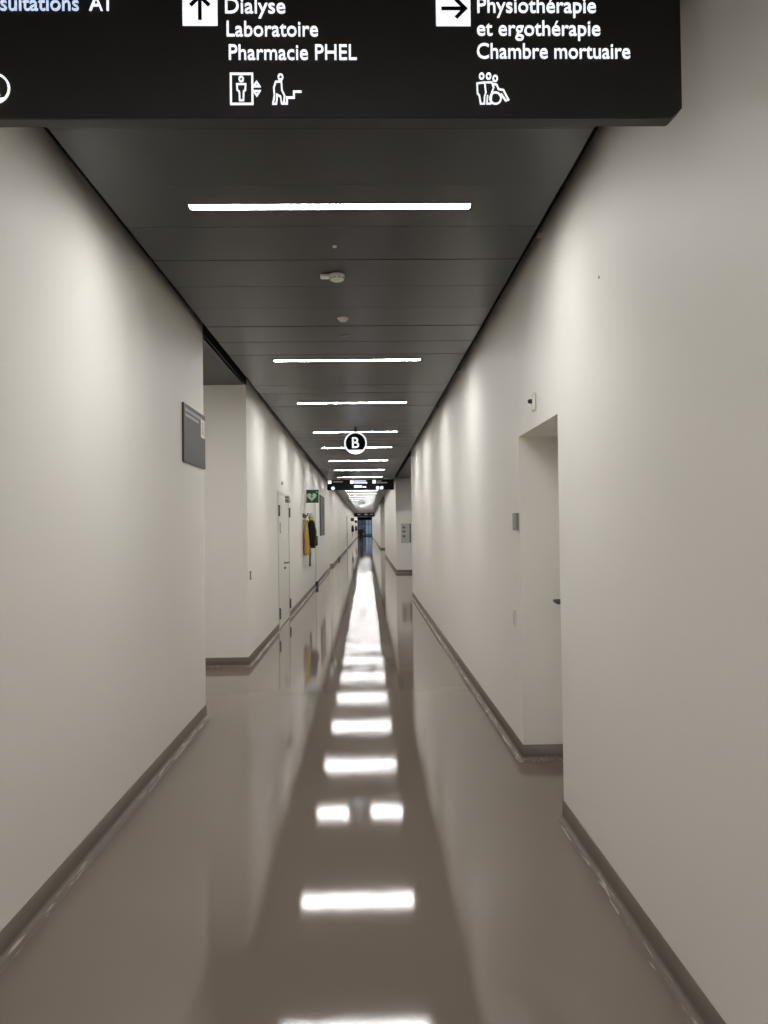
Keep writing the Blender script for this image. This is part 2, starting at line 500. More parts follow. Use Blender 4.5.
def sign_body(root, x0, x1, z0, z1, t, face='sign'):
    c = 0.028
    b = MB(); b.prism([(x0 + c, z0), (x1 - c, z0), (x1, z0 + c), (x1, z1), (x0, z1), (x0, z0 + c)], 0, t)
    b.build('sign_housing', face, root, bevel=0.002)
    for x in (x0 + 0.5, x1 - 0.5):
        k = MB(); k.box(x - 0.02, x + 0.02, t * 0.3, t * 0.7, z1, z1 + (3.2745 - z1)); k.build('hanging_bracket', 'black', root)

YS = 2.40
s1 = thing('direction_sign', 'large black hanging direction sign with white French lettering, right above the camera', 'sign', (0, YS, 0), 0)
sign_body(s1, -1.335, 0.975, 2.806, 3.235, 0.055, 'sign_near_lit')
rim = MB(); rim.box(-1.305, 0.94, 0.004, 0.051, 2.803, 2.8065); rim.build('bottom_rail', 'signlip', s1)
FY = -0.002
# arrow boxes
def arrow_box(x, kind):
    z0, w = 3.083, 0.104
    b = MB(); b.box(x, x + w, -0.003, 0.001, z0, z0 + w); bx = b.build('arrow_box', 'text', s1)
    cx, cz = x + w / 2, z0 + w / 2
    a = MB()
    y0, y1 = -0.005, -0.002
    L = 0.036
    if kind == 'up':
        a.stroke([(cx, cz - L), (cx, cz + L - 0.004)], 0.011, y0, y1)
        a.stroke([(cx - 0.028, cz + 0.008), (cx, cz + L), (cx + 0.028, cz + 0.008)], 0.011, y0 - 0.0004, y1)
    elif kind == 'right':
        a.stroke([(cx - L, cz), (cx + L - 0.004, cz)], 0.011, y0, y1)
        a.stroke([(cx + 0.008, cz + 0.028), (cx + L, cz), (cx + 0.008, cz - 0.028)], 0.011, y0 - 0.0004, y1)
    a.build('arrow', 'sign', bx)
arrow_box(-1.283, 'up'); arrow_box(-0.529, 'up'); arrow_box(0.231, 'right')
CAP = 0.046
text_mesh('Consultations', -1.176, 3.128, CAP, 0.339, FY, 'lettering', 'text_blue', s1)
text_mesh('A1', -0.806, 3.128, CAP, 0.058, FY, 'lettering', 'text', s1)
for s_, x, z, w in (('Dialyse', -0.402, 3.121, 0.180), ('Laboratoire', -0.398, 3.051, 0.273), ('Pharmacie PHEL', -0.392, 2.980, 0.383),
                    ('Physioth\u00e9rapie', 0.356, 3.124, 0.360), ('et ergoth\u00e9rapie', 0.354, 3.054, 0.374), ('Chambre mortuaire', 0.353, 2.984, 0.465)):
    text_mesh(s_, x, z, CAP, w, FY, 'lettering', 'text', s1)
W_ = 0.0055
ya, yb = -0.004, 0.001
# lift pictogram
p = MB()
p.stroke([(-0.387, 2.846), (-0.323, 2.846), (-0.323, 2.937), (-0.387, 2.937)], W_, ya, yb, True)
p.stroke(ellipse(-0.356, 2.9215, 0.006, 0.0072, 14), W_ * 0.8, ya, yb, True)
p.stroke([(-0.369, 2.906), (-0.343, 2.906), (-0.344, 2.888), (-0.349, 2.884), (-0.350, 2.857), (-0.361, 2.857), (-0.362, 2.884), (-0.368, 2.888)], W_ * 0.8, ya, yb, True)
p.stroke([(-0.319, 2.899), (-0.301, 2.899), (-0.310, 2.913)], W_ * 0.8, ya, yb, True)
p.stroke([(-0.319, 2.885), (-0.301, 2.885), (-0.310, 2.871)], W_ * 0.8, ya, yb, True)
p.build('lift_pictogram', 'text', s1)
# stairs pictogram
p = MB()
p.stroke(ellipse(-0.2385, 2.9275, 0.0065, 0.008, 14), W_ * 0.8, ya, yb, True)
p.stroke([(-0.262, 2.846), (-0.257, 2.872), (-0.259, 2.895), (-0.253, 2.913), (-0.236, 2.914), (-0.235, 2.888), (-0.227, 2.871), (-0.229, 2.848), (-0.236, 2.848), (-0.239, 2.868), (-0.249, 2.874), (-0.252, 2.846)], W_ * 0.8, ya, yb, True)
p.stroke([(-0.236, 2.847), (-0.220, 2.847), (-0.220, 2.865), (-0.199, 2.865), (-0.199, 2.883), (-0.176, 2.883)], W_, ya, yb)
p.build('stairs_pictogram', 'text', s1)
# people and wheelchair pictogram
p = MB()
for cx, cz in ((0.366, 2.930), (0.387, 2.930), (0.407, 2.923)):
    p.stroke(ellipse(cx, cz, 0.0062, 0.0085, 14), W_ * 0.75, ya, yb, True)
p.stroke([(0.362, 2.846), (0.358, 2.872), (0.353, 2.876), (0.352, 2.908), (0.375, 2.911), (0.378, 2.880), (0.374, 2.868), (0.373, 2.846)], W_ * 0.75, ya, yb, True)
p.stroke([(0.379, 2.911), (0.397, 2.911), (0.402, 2.895), (0.396, 2.880), (0.392, 2.846), (0.381, 2.846), (0.383, 2.872)], W_ * 0.75, ya, yb)
p.stroke(ellipse(0.407, 2.863, 0.0165, 0.0175, 20), W_ * 0.8, ya, yb, True)
p.stroke([(0.400, 2.906), (0.411, 2.904), (0.417, 2.890), (0.431, 2.888), (0.446, 2.858), (0.438, 2.855), (0.424, 2.876)], W_ * 0.75, ya, yb)
p.build('wheelchair_pictogram', 'text', s1)

def round_symbol(root, cx, cz, r, y0, y1, letter, fill, bold=0.02):
    """white ring and lower segment round a dark field with a white letter"""
    w = MB()
    w.stroke(ellipse(cx, cz, r * 0.935, r * 0.935, 40), r * 0.13, y0, y1, True)
    a0 = math.asin(-0.645)
    seg = [(cx + r * 0.93 * math.cos(a), cz + r * 0.93 * math.sin(a)) for a in [(-PI - a0) + (a0 * 2 + PI) * i / 16 for i in range(17)]]
    w.prism(seg, y0, y1)
    ring = w.build('white_ring', 'text', root)
    cap = r * 0.94
    wd = r * (0.62 if letter == 'B' else 0.8)
    text_mesh(letter, cx - wd / 2, cz - r * 0.43, cap, wd, y0, 'letter', 'text', root, bold=bold)
    return ring
round_symbol(s1, -1.088, 2.893, 0.047, -0.004, 0.001, 'A', 'sign')
rebase(s1, 2.806, 2.265, 2.737)

# ------------------------------------------------------------------ round letter signs
def round_sign(name, label, loc, r, letter):
    t = thing(name, label, 'sign', loc)
    d = MB(); d.lathe([(r * 0.985, 0.0), (r, 0.006), (r, 0.034), (r * 0.985, 0.04)], (0, 0, 0), 'y', 48)
    d.build('sign_disc', 'sign', t)
    round_symbol(t, 0, 0, r, -0.006, 0.001, letter, 'sign', 0.008)
    k = MB(); k.tube([(0, 0.02, r - 0.004), (0, 0.02, ZC - loc[2] - 0.001)], 0.014, 10); k.build('hanging_rod', 'dark_plastic', t)
    return t
round_sign('round_letter_sign', 'round black and white hanging sign with a letter B, under the fourth strip light', (-0.146, 12.84, 2.92), 0.181, 'B')
round_sign('round_letter_sign', 'tiny distant round hanging sign seen below the small black direction sign', (-0.19, 42.5, 2.855), 0.20, 'C')

# ------------------------------------------------------------------ the distant direction signs (their text is too small to read)
def far_sign(label, Y, z0, z1):
    t = thing('direction_sign', label, 'sign', (0, Y, 0))
    sign_body(t, -1.325, 1.0, z0, z1, 0.055)
    H_ = z1 - z0
    return t, H_
s2, H_ = far_sign('small distant black hanging direction sign spanning the corridor beyond the round B sign', 28.0, 2.872, 3.236)
def mark(root, x0, x1, z0, z1, m, name='lettering'):
    b = MB(); b.box(x0, x1, -0.004, 0.001, z0, z1); b.build(name, m, root)
for x in (-1.29, -0.52, 0.255): mark(s2, x, x + 0.115, 3.10, 3.215, 'text', 'arrow_box')
mark(s2, -1.14, -0.78, 3.145, 3.19, 'pale')
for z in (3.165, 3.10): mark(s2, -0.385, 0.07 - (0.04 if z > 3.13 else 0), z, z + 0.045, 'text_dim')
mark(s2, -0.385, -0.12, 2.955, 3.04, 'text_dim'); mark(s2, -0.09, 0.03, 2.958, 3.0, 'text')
mark(s2, 0.40, 0.56, 3.165, 3.205, 'pale'); mark(s2, 0.40, 0.76, 3.10, 3.14, 'pale')
for x in (-1.12, 0.43, 0.57):
    b = MB(); b.lathe([(0.058, 0.001), (0.058, -0.004)], (x, 0, 2.945), 'y', 20); b.build('pictogram', 'text', s2)
rebase(s2, 2.872, 26.43, 2.799)
s3, H_ = far_sign('very distant dark direction sign hanging where the strip lights end', 92.0, 2.80, 3.236)
for x in (-0.9, -0.1, 0.6): mark(s3, x, x + 0.3, 3.0, 3.1, 'pale')
rebase(s3, 2.80, 86.8, 2.731)

# ------------------------------------------------------------------ small fittings on the ceiling
t = thing('smoke_detector', 'white round smoke detector with a side box on the dark ceiling', 'detector', (-0.163, 5.09, ZC))
d = MB(); d.lathe([(0.064, 0.0), (0.066, -0.012), (0.064, -0.028), (0.054, -0.046), (0.040, -0.054), (0.001, -0.056)], (0, 0, 0), 'z', 32)
body = d.build('detector_head', 'plastic', t, smooth=True)
v = MB()
for k in range(10):
    a = 2 * PI * k / 10
    v.tube([(0.0615 * math.cos(a + q), 0.0615 * math.sin(a + q), -0.037) for q in (-0.2, -0.07, 0.07, 0.2)], 0.003, 6)
v.build('vent_slot', 'dark_plastic', body)
s_ = MB(); s_.box(-0.135, -0.04, -0.034, 0.034, -0.03, 0.0, 0.009, 3); s_.build('side_box', 'plastic', t)
t.scale = (0.78, 0.78, 0.78)
t = thing('ceiling_sensor', 'small white cone shaped sensor on the ceiling just beyond the smoke detector', 'sensor', (-0.154, 6.155, ZC))
d = MB(); d.lathe([(0.044, 0.0), (0.044, -0.006), (0.032, -0.018), (0.016, -0.030), (0.001, -0.031)], n=24); d.build('sensor_housing', 'plastic', t, smooth=True)
d = MB(); d.lathe([(0.010, -0.028), (0.010, -0.034), (0.001, -0.035)], n=14); d.build('lens', 'grey_plastic', t, smooth=True)
t = MB(); t.lathe([(0.032, 0.0), (0.032, -0.006), (0.012, -0.009), (0.001, -0.009)], n=20)
o = t.build('ceiling_sprinkler', 'grey_plastic', smooth=True); o.location = (-0.160, 6.70, ZC)
tag(o, 'flat grey sprinkler plate on the ceiling between the cone sensor and the second strip light', 'sprinkler')
t = MB(); t.lathe([(0.013, 0.0), (0.013, -0.008), (0.006, -0.012), (0.001, -0.012)], n=16)
o = t.build('ceiling_stud', 'plastic', smooth=True); o.location = (-0.158, 4.565, ZC)
tag(o, 'tiny pale stud on the ceiling between the nearest strip light and the smoke detector', 'stud')
t = MB(); t.lathe([(0.055, 0.0), (0.057, -0.02), (0.04, -0.045), (0.001, -0.05)], n=20)
o = t.build('ceiling_detector', 'plastic', smooth=True); o.location = (-0.14, 14.55, ZC)
tag(o, 'small pale detector on the ceiling just below the round B sign in the photo', 'detector')
cl0 = None
for i, y in enumerate((4.614, 5.951, 7.3, 8.591, 9.95, 11.3)):
    if cl0 is None:
        m_ = MB(); m_.box(-0.03, 0.0, -0.012, 0.012, -0.012, 0.012, 0.003, 1)
        cl0 = m_.build('ceiling_clip', 'plastic'); o = cl0
    else:
        o = cl0.copy(); COL.objects.link(o)
    o.location = (XR, y, 3.25)
    tag(o, ('nearest', 'second', 'third', 'fourth', 'fifth', 'farthest')[i] + ' of the six tiny pale clips along the top of the right wall', 'clip', 'clips along the right shadow gap')

# ------------------------------------------------------------------ fittings on walls (local front = -y)
LEFT, RIGHT = PI / 2, -PI / 2
# grey wall sign at the corner of the left wall
t = thing('wall_sign', 'grey rectangular sign plate on the near left wall, at its corner with the side corridor', 'sign', (XL, 6.435, 2.083), LEFT)
b = MB(); b.box(-0.40, 0.40, -0.016, 0.0, 0.0, 0.446, 0.003, 1); b.build('sign_plate', 'plate', t)
for z, x1 in ((0.388, 0.25), (0.348, 0.13)):
    b = MB(); b.box(-0.36, x1, -0.018, -0.015, z, z + 0.024); b.build('lettering', 'pale', t)
b = MB(); b.box(0.215, 0.36, -0.0185, -0.015, 0.25, 0.40, 0.001, 1); px = b.build('pictogram_tile', 'pictogram', t)
b = MB(); b.lathe([(0.018, -0.0185), (0.018, -0.0195)], (0.288, 0, 0.367), 'y', 14); b.prism([(0.265, 0.275), (0.31, 0.275), (0.30, 0.345), (0.275, 0.345)], -0.0195, -0.018); b.build('pictogram', 'pale', px)

def plate_switch(label, loc, rz, w, h, d, m, part='rocker', name='wall_switch', cat='switch'):
    t = thing(name, label, cat, loc, rz)
    b = MB(); b.box(-w / 2, w / 2, -d, 0, 0, h, min(0.004, d * 0.3), 2); b.build('switch_plate', m, t)
    b = MB(); b.box(-w * 0.32, w * 0.32, -d - 0.003, -d + 0.001, h * 0.2, h * 0.8, 0.0012, 1); b.build(part, 'plastic' if m != 'plastic' else 'white_metal', t)
    return t
plate_switch('small grey wall switch on the left wall, between the corner and the double door', (XL, 9.50, 0.98), LEFT, 0.08, 0.10, 0.012, 'grey_plastic')
plate_switch('faint white wall switch low on the right wall just beyond the door niche', (XR, 5.63, 0.87), RIGHT, 0.085, 0.12, 0.010, 'plastic')
# room sign beside the niche
t = thing('room_sign', 'small grey room number holder on the right wall beside the door niche', 'sign', (XR, 5.52, 1.545), RIGHT)
b = MB(); b.box(-0.07, 0.07, -0.018, 0, 0, 0.115, 0.002, 1); b.build('holder', 'grey_plastic', t)
b = MB(); b.box(-0.058, 0.058, -0.0195, -0.017, 0.012, 0.103); b.build('insert', 'pale', t)
# call light above the niche
t = thing('call_light', 'small white call light with a dark lens on the right wall above the door niche', 'call light', (XR, 4.86, 2.265), RIGHT)
b = MB(); b.box(-0.032, 0.032, -0.022, 0, 0, 0.115, 0.012, 3); b.build('light_housing', 'plastic', t)
b = MB(); b.lathe([(0.014, -0.02), (0.014, -0.034), (0.010, -0.044), (0.001, -0.046)], (-0.004, 0, 0.062), 'y', 16); b.build('lens', 'dark_plastic', t, smooth=True)
# small speck on the right wall
b = MB(); b.lathe([(0.006, 0), (0.005, -0.004), (0.001, -0.005)], (0, 0, 0), 'y', 12)
o = b.build('wall_plug', 'pale', smooth=True); o.location = (XR, 3.50, 2.66); o.rotation_euler = (0, 0, RIGHT)
tag(o, 'tiny beige plug high on the right wall', 'plug')
o['label'] = 'tiny beige plug high on the right wall, nearer than the door niche'

# ------------------------------------------------------------------ niche door (right)
t = thing('door_2', 'white door set back in the niche on the right wall', 'door', (XR + ND, (NICHE[0] + NICHE[1]) / 2, 0), RIGHT, None, 'structure')
hw = (NICHE[1] - NICHE[0]) / 2
b = MB(); b.box(-hw + 0.03, hw - 0.03, 0.0, 0.045, 0.012, NZ - 0.03, 0.002, 1); leaf = b.build('door_leaf', 'door', t)
b = MB()
b.box(-hw, -hw + 0.028, -0.006, 0.05, 0, NZ); b.box(hw - 0.028, hw, -0.006, 0.05, 0, NZ); b.box(-hw + 0.028, hw - 0.028, -0.006, 0.05, NZ - 0.028, NZ)
b.build('door_frame', 'white_metal', t)
hx = -hw + 0.072
b = MB(); b.lathe([(0.024, 0.0), (0.024, -0.008), (0.012, -0.010), (0.012, -0.066)], (hx, 0, 1.07), 'y', 18)
b.tube([(hx - 0.014, -0.068, 1.07), (hx + 0.03, -0.072, 1.07), (hx + 0.125, -0.072, 1.07)], 0.012, 10); b.build('door_handle', 'hinge', leaf, smooth=True)
b = MB(); b.lathe([(0.024, 0.0), (0.024, -0.008), (0.001, -0.009)], (hx, 0, 0.98), 'y', 18); b.build('lock_rose', 'steel', leaf)
for z in (0.25, 1.85):
    b = MB(); b.tube([(hw - 0.03, -0.01, z), (hw - 0.03, -0.01, z + 0.12)], 0.009, 8); b.build('hinge', 'hinge', t)

# ------------------------------------------------------------------ double door (left)
cw = (DD[1] - DD[0]) / 2
t = thing('door_1', 'white double door in the left wall with dark hinges and a lever handle', 'door', (XL, (DD[0] + DD[1]) / 2, 0), LEFT, None, 'structure')
b = MB()
b.box(-cw, -cw + 0.045, -0.012, 0.10, 0, DZ); b.box(cw - 0.045, cw, -0.012, 0.10, 0, DZ); b.box(-cw + 0.045, cw - 0.045, -0.012, 0.10, DZ - 0.045, DZ)
b.build('door_frame', 'white_metal', t, bevel=0.002)
for s_ in (-1, 1):
    x0, x1 = (-cw + 0.048, -0.002) if s_ < 0 else (0.002, cw - 0.048)
    b = MB(); b.box(x0, x1, 0.0, 0.045, 0.012, DZ - 0.05, 0.002, 1); lf = b.build('door_leaf', 'door', t)
    for z in (0.165, 1.765):
        b = MB(); b.box(s_ * (cw - 0.03) - 0.028, s_ * (cw - 0.03) + 0.028, -0.034, -0.010, z, z + 0.175, 0.006, 2); b.build('hinge', 'hinge', t)
    if s_ > 0:
        b = MB(); b.lathe([(0.026, 0.0), (0.026, -0.008), (0.011, -0.010), (0.011, -0.05)], (0.09, 0, 1.0), 'y', 16)
        b.tube([(0.08, -0.052, 1.0), (0.12, -0.055, 1.0), (0.36, -0.055, 1.0)], 0.012, 10); b.build('door_handle', 'hinge', lf, smooth=True)
        b = MB(); b.box(0.02, 0.24, -0.014, 0.0, 0.895, 0.935, 0.003, 1); b.build('lock_plate', 'hinge', lf)
        # closer with its arm, at the head of this leaf
        b = MB(); b.box(0.30, 0.62, -0.06, 0.0, DZ - 0.15, DZ - 0.09, 0.006, 2); cb = b.build('door_closer', 'grey_plastic', lf)
        b = MB(); b.box(0.20, 0.46, -0.075, -0.060, DZ - 0.083, DZ - 0.068); b.box(0.18, 0.22, -0.075, -0.01, DZ - 0.088, DZ - 0.05); b.build('closer_arm', 'grey_plastic', cb)
    else:
        b = MB(); b.box(-0.62, -0.50, -0.006, 0.0, 1.50, 1.66, 0.001, 1); b.build('door_notice', 'pale', lf)
b = MB(); b.box(-cw + 0.045, cw - 0.045, -0.01, 0.09, 0.0, 0.008); b.build('threshold', 'hinge', t)
t = thing('wall_lamp', 'tiny grey indicator above the double door on the left wall', 'indicator', (XL, 13.1, 2.27), LEFT)
b = MB(); b.box(-0.035, 0.035, -0.014, 0, 0, 0.07, 0.004, 2); b.build('indicator_body', 'plastic', t)
b = MB(); b.lathe([(0.022, -0.012), (0.020, -0.028), (0.001, -0.032)], (0, 0, 0.035), 'y', 14); b.build('lens', 'grey_plastic', t, smooth=True)

# ------------------------------------------------------------------ defibrillator flag sign
def flag_sign(label, loc, group=None):
    t = thing('first_aid_sign', label, 'sign', loc, 0, group)
    b = MB(); b.box(0.0, 0.285, -0.009, 0.009, 0.0, 0.30, 0.003, 1); pl = b.build('sign_plate', 'green', t)
    b = MB()
    pts = []
    for k in range(40):
        a = 2 * PI * k / 40
        hx = 16 * math.sin(a) ** 3; hz = 13 * math.cos(a) - 5 * math.cos(2 * a) - 2 * math.cos(3 * a) - math.cos(4 * a)
        pts.append((0.128 + hx * 0.0068, 0.142 + hz * 0.0066))
    b.prism(pts, -0.0115, -0.008); b.build('heart', 'mint', pl)
    b = MB(); b.prism([(0.135, 0.20), (0.105, 0.137), (0.127, 0.137), (0.115, 0.085), (0.155, 0.152), (0.132, 0.152), (0.155, 0.20)], -0.0135, -0.011); b.build('lightning_bolt', 'green', pl)
    b = MB(); b.box(0.228, 0.266, -0.0115, -0.008, 0.237, 0.249); b.box(0.241, 0.253, -0.0120, -0.008, 0.224, 0.262); b.build('cross', 'mint', pl)
    b = MB(); b.box(-0.001, 0.012, -0.02, 0.02, 0.03, 0.27); b.build('wall_bracket', 'white_metal', t)
    return t
flag_sign('green first aid sign with a white heart, on the left wall above the bags', (XL, 18.6, 2.155))

# ------------------------------------------------------------------ hook rail and what hangs on it
t = thing('coat_hook_rail', 'black hook rail on the left wall under the green heart sign', 'hook rail', (XL, 18.35, 1.80), LEFT)
b = MB(); b.box(-0.92, 0.0, -0.02, 0, 0.0, 0.09, 0.004, 2); b.build('rail', 'dark_plastic', t)
for x in (-0.80, -0.35):
    b = MB(); b.tube([(x, -0.018, 0.05), (x, -0.06, 0.045), (x, -0.10, 0.04), (x, -0.115, 0.07)], 0.008, 8); b.build('hook', 'dark_plastic', t, smooth=True)

def hung_cloth(name, label, cat, m, loc, w, h, d, flare=1.15, sleeves=True, seed=1):
    """a garment hanging from a hook by its collar: folded body with sleeves"""
    rnd = random.Random(seed)
    t = thing(name, label, cat, loc, LEFT)
    mb = MB(); n, rows = 28, 12
    rings = []
    ph = rnd.uniform(0, 6)
    for i in range(rows):
        f = i / (rows - 1)
        sh = min(1, 0.35 + 2.6 * f)
        ww = w / 2 * sh * (1 + (flare - 1) * f); dd = d / 2 * (0.45 + 0.55 * min(1, 1.8 * f))
        ring = []
        for k in range(n):
            a = 2 * PI * k / n
            fold = 1 + 0.13 * math.sin(5 * a + ph + 2 * f) * f + 0.06 * math.sin(9 * a + 3 * f)
            zz = -f * h + 0.015 * math.sin(3 * a + ph) * f
            ring.append(mb.bm.verts.new((ww * math.cos(a) * fold, -d / 2 - 0.012 + min(dd * math.sin(a) * fold, d / 2), zz)))
        rings.append(ring)
    for a, b in zip(rings, rings[1:]):
        for k in range(n): mb.bm.faces.new((a[k], a[(k + 1) % n], b[(k + 1) % n], b[k]))
    mb.bm.faces.new(rings[0]); mb.bm.faces.new(rings[-1][::-1])
    mb.build('garment_body', m, t, smooth=True)
    if sleeves:
        for s_ in (-1, 1):
            b = MB(); x = s_ * w * 0.42
            b.tube([(x * 0.7, -d * 0.6, -0.10 * h), (x * 1.15, -d * 0.7, -0.25 * h), (x * 1.3, -d * 0.62, -0.5 * h), (x * 1.22, -d * 0.6, -0.74 * h)], [d * 0.22, d * 0.27, d * 0.24, d * 0.2], 12)
            b.build('sleeve', m, t, smooth=True)
    b = MB(); b.lathe([(w * 0.20, -0.03), (w * 0.17, 0.03), (w * 0.13, 0.035)], (0, -d / 2, 0), 'z', 18); b.build('collar', m, t, smooth=True)
    return t
hung_cloth('jacket', 'yellow jacket hanging nearest on the hook rail of the left wall', 'jacket', 'yellow', (XL, 17.55, 1.72), 0.32, 0.72, 0.115, 1.15, True, 3)
t = thing('coat_hook', 'single black coat hook on the left wall holding the lime vest', 'hook', (XL, 18.87, 1.86), LEFT)
b = MB(); b.box(-0.02, 0.02, -0.012, 0, 0, 0.07, 0.003, 1); b.build('hook_plate', 'dark_plastic', t)
b = MB(); b.tube([(0, -0.010, 0.05), (0, -0.06, 0.040), (0, -0.10, 0.04), (0, -0.115, 0.06)], 0.008, 8); b.build('hook_arm', 'dark_plastic', t, smooth=True)
hung_cloth('safety_vest', 'pale lime vest hanging behind the black bag on the left wall', 'vest', 'lime', (XL, 18.87, 1.84), 0.26, 0.34, 0.18, 1.1, False, 5)

def backpack(label, loc, group=None):
    t = thing('backpack', label, 'bag', loc, LEFT, group)
    mb = MB(); n = 28; rings = []
    prof = [(0.0, 0.72), (0.02, 0.86), (0.08, 0.97), (0.2, 1.0), (0.38, 0.97), (0.5, 0.86), (0.58, 0.66), (0.62, 0.36)]
    for z, s_ in prof:
        ring = []
        for k in range(n):
            a = 2 * PI * k / n
            c, q = math.cos(a), math.sin(a)
            sx = math.copysign(abs(c) ** 0.55, c) * 0.17 * s_; sy = math.copysign(abs(q) ** 0.55, q) * 0.105 * s_
            ring.append(mb.bm.verts.new((sx, -0.15 + sy, z)))
        rings.append(ring)
    for a, b in zip(rings, rings[1:]):
        for k in range(n): mb.bm.faces.new((a[k], a[(k + 1) % n], b[(k + 1) % n], b[k]))
    mb.bm.faces.new(rings[0]); mb.bm.faces.new(rings[-1][::-1])
    mb.build('bag_body', 'blackcloth', t, smooth=True)
    b = MB(); b.box(-0.125, 0.125, -0.285, -0.24, 0.05, 0.27, 0.018, 3); b.build('front_pocket', 'blackcloth', t, smooth=True)
    b = MB(); b.tube([(-0.035, -0.12, 0.60), (-0.03, -0.10, 0.66), (0.0, -0.09, 0.68), (0.03, -0.10, 0.66), (0.035, -0.12, 0.60)], 0.010, 8); b.build('carry_loop', 'blackcloth', t, smooth=True)
    b = MB(); b.tube([(-0.10, -0.24, 0.50), (-0.13, -0.27, 0.36), (-0.135, -0.26, 0.18), (-0.12, -0.24, 0.02)], 0.018, 8, flat=(1, 0.5, 1)); b.build('strap', 'greycloth', t, smooth=True)
    b = MB(); b.tube([(-0.135, -0.12, 0.06), (-0.14, -0.13, -0.12), (-0.13, -0.12, -0.30), (-0.135, -0.125, -0.40)], 0.026, 8, flat=(1, 0.9, 1)); b.build('hanging_strap', 'greycloth', t, smooth=True)
    return t
bp = backpack('black backpack with a dangling grey strap hanging on the hook rail of the left wall', (XL, 18.0, 1.13))

# far repeats of that arrangement, a few pixels each
for y, n_ in ((74.0, 'nearer'), (100.0, 'farther')):
    o = dup(bp, (XL, y, 1.16), None, n_ + ' of two tiny dark bags hanging far down the left wall', 'dark bags far down the left wall')
    b = MB(); b.box(0.0, 0.30, -0.009, 0.009, 0.0, 0.30, 0.003, 1)
    q = b.build('wall_sign', 'plate_dark'); q.location = (XL, y - 0.3, 2.15)
    tag(q, n_ + ' of two tiny dark flag signs above the dark bags far down the left wall', 'sign', 'flag signs far down the left wall')

# large grey panel on the left wall beyond the bags
t = thing('wall_panel', 'tall grey information panel on the left wall beyond the hung bags', 'panel', (XL, 24.9, 1.34), LEFT)
b = MB(); b.box(-1.0, 1.35, -0.03, 0, 0, 1.22, 0.004, 1); b.build('panel_board', 'plate', t)
b = MB(); b.box(0.15, 0.75, -0.033, -0.029, 0.56, 1.02); b.build('panel_insert', 'plate_dark', t)

# corner guards with dark feet on the left wall
for y, lab in ((21.7, 'nearer grey corner guard strip with a dark foot on the left wall'), (39.6, 'farther grey corner guard strip with a dark foot on the left wall')):
    t = thing('wall_guard', lab, 'wall guard', (XL, y, 0), LEFT, 'guard strips on the left wall')
    b = MB(); b.box(-0.05, 0.05, -0.022, 0, 0.10, 2.5, 0.004, 2); b.build('guard_strip', 'plastic', t)
    b = MB(); b.box(-0.12, 0.12, -0.075, 0, 0.0, 0.14, 0.006, 2); b.build('guard_foot', 'plate_dark', t)
# grey doors further down
t = thing('door_3', 'narrow grey door far down the left wall', 'door', (XL, 58.5, 0), LEFT, None, 'structure')
b = MB(); b.box(-0.95, 0.95, -0.014, 0.0, 0.0, 2.45); b.build('door_frame', 'board', t)
b = MB(); b.box(-0.87, 0.87, -0.03, -0.012, 0.01, 2.36); lf = b.build('door_leaf', 'door_grey', t)
b = MB(); b.tube([(0.55, -0.03, 1.05), (0.55, -0.08, 1.05), (0.70, -0.08, 1.05)], 0.012, 8); b.build('door_handle', 'hinge', lf)

# ------------------------------------------------------------------ light grey board in the first side hall
t = thing('lift_panel', 'light grey board with three grey emblems, in the side hall on the right', 'panel', (1.375, HALL_R[1], 1.02), 0)
b = MB(); b.box(-0.17, 0.17, -0.02, 0, 0, 0.67, 0.004, 2); b.build('panel_board', 'board', t)
for z in (0.50, 0.36, 0.20):
    b = MB(); b.box(-0.12, -0.02, -0.024, -0.019, z, z + 0.07, 0.004, 1); b.build('emblem', 'board_mark', t)
b = MB(); b.box(0.125, 0.165, -0.026, -0.019, 0.02, 0.65); b.build('edge_strip', 'plate', t)

# ------------------------------------------------------------------ far end glazing
t = thing('window_1', 'bluish glazed screen with dark frames at the far end of the corridor', 'window', (0, Y1, 0), 0, None, 'structure')
b = MB()
b.box(XL, XR, 0, 0.09, 2.78, HT)
for x in (XL + 0.035, -0.62, -0.03, 0.50, XR - 0.035): b.box(x - 0.035, x + 0.035, 0.0, 0.08, 0.0, 2.78)
for z in (0.04, 2.10): b.box(XL + 0.07, XR - 0.07, 0.005, 0.075, z - 0.04, z + 0.04)
b.build('window_frame', 'black', t)
xs = [XL + 0.07, -0.655, -0.585, -0.065, 0.005, 0.465, 0.535, XR - 0.07]
for i in range(0, 8, 2):
    for z0, z1 in ((0.08, 2.06), (2.14, 2.78)):
        b = MB(); b.box(xs[i], xs[i + 1], 0.036, 0.044, z0, z1); b.build('pane', 'glass_dark' if i < 4 else 'glass', t)
g = MB(); g.box(-30, 30, Y1 + 0.1, Y1 + 60, -0.12, -0.02)
structure(g.build('ground', 'paving'), 'grey blue paving outside the far glazing', 'ground')

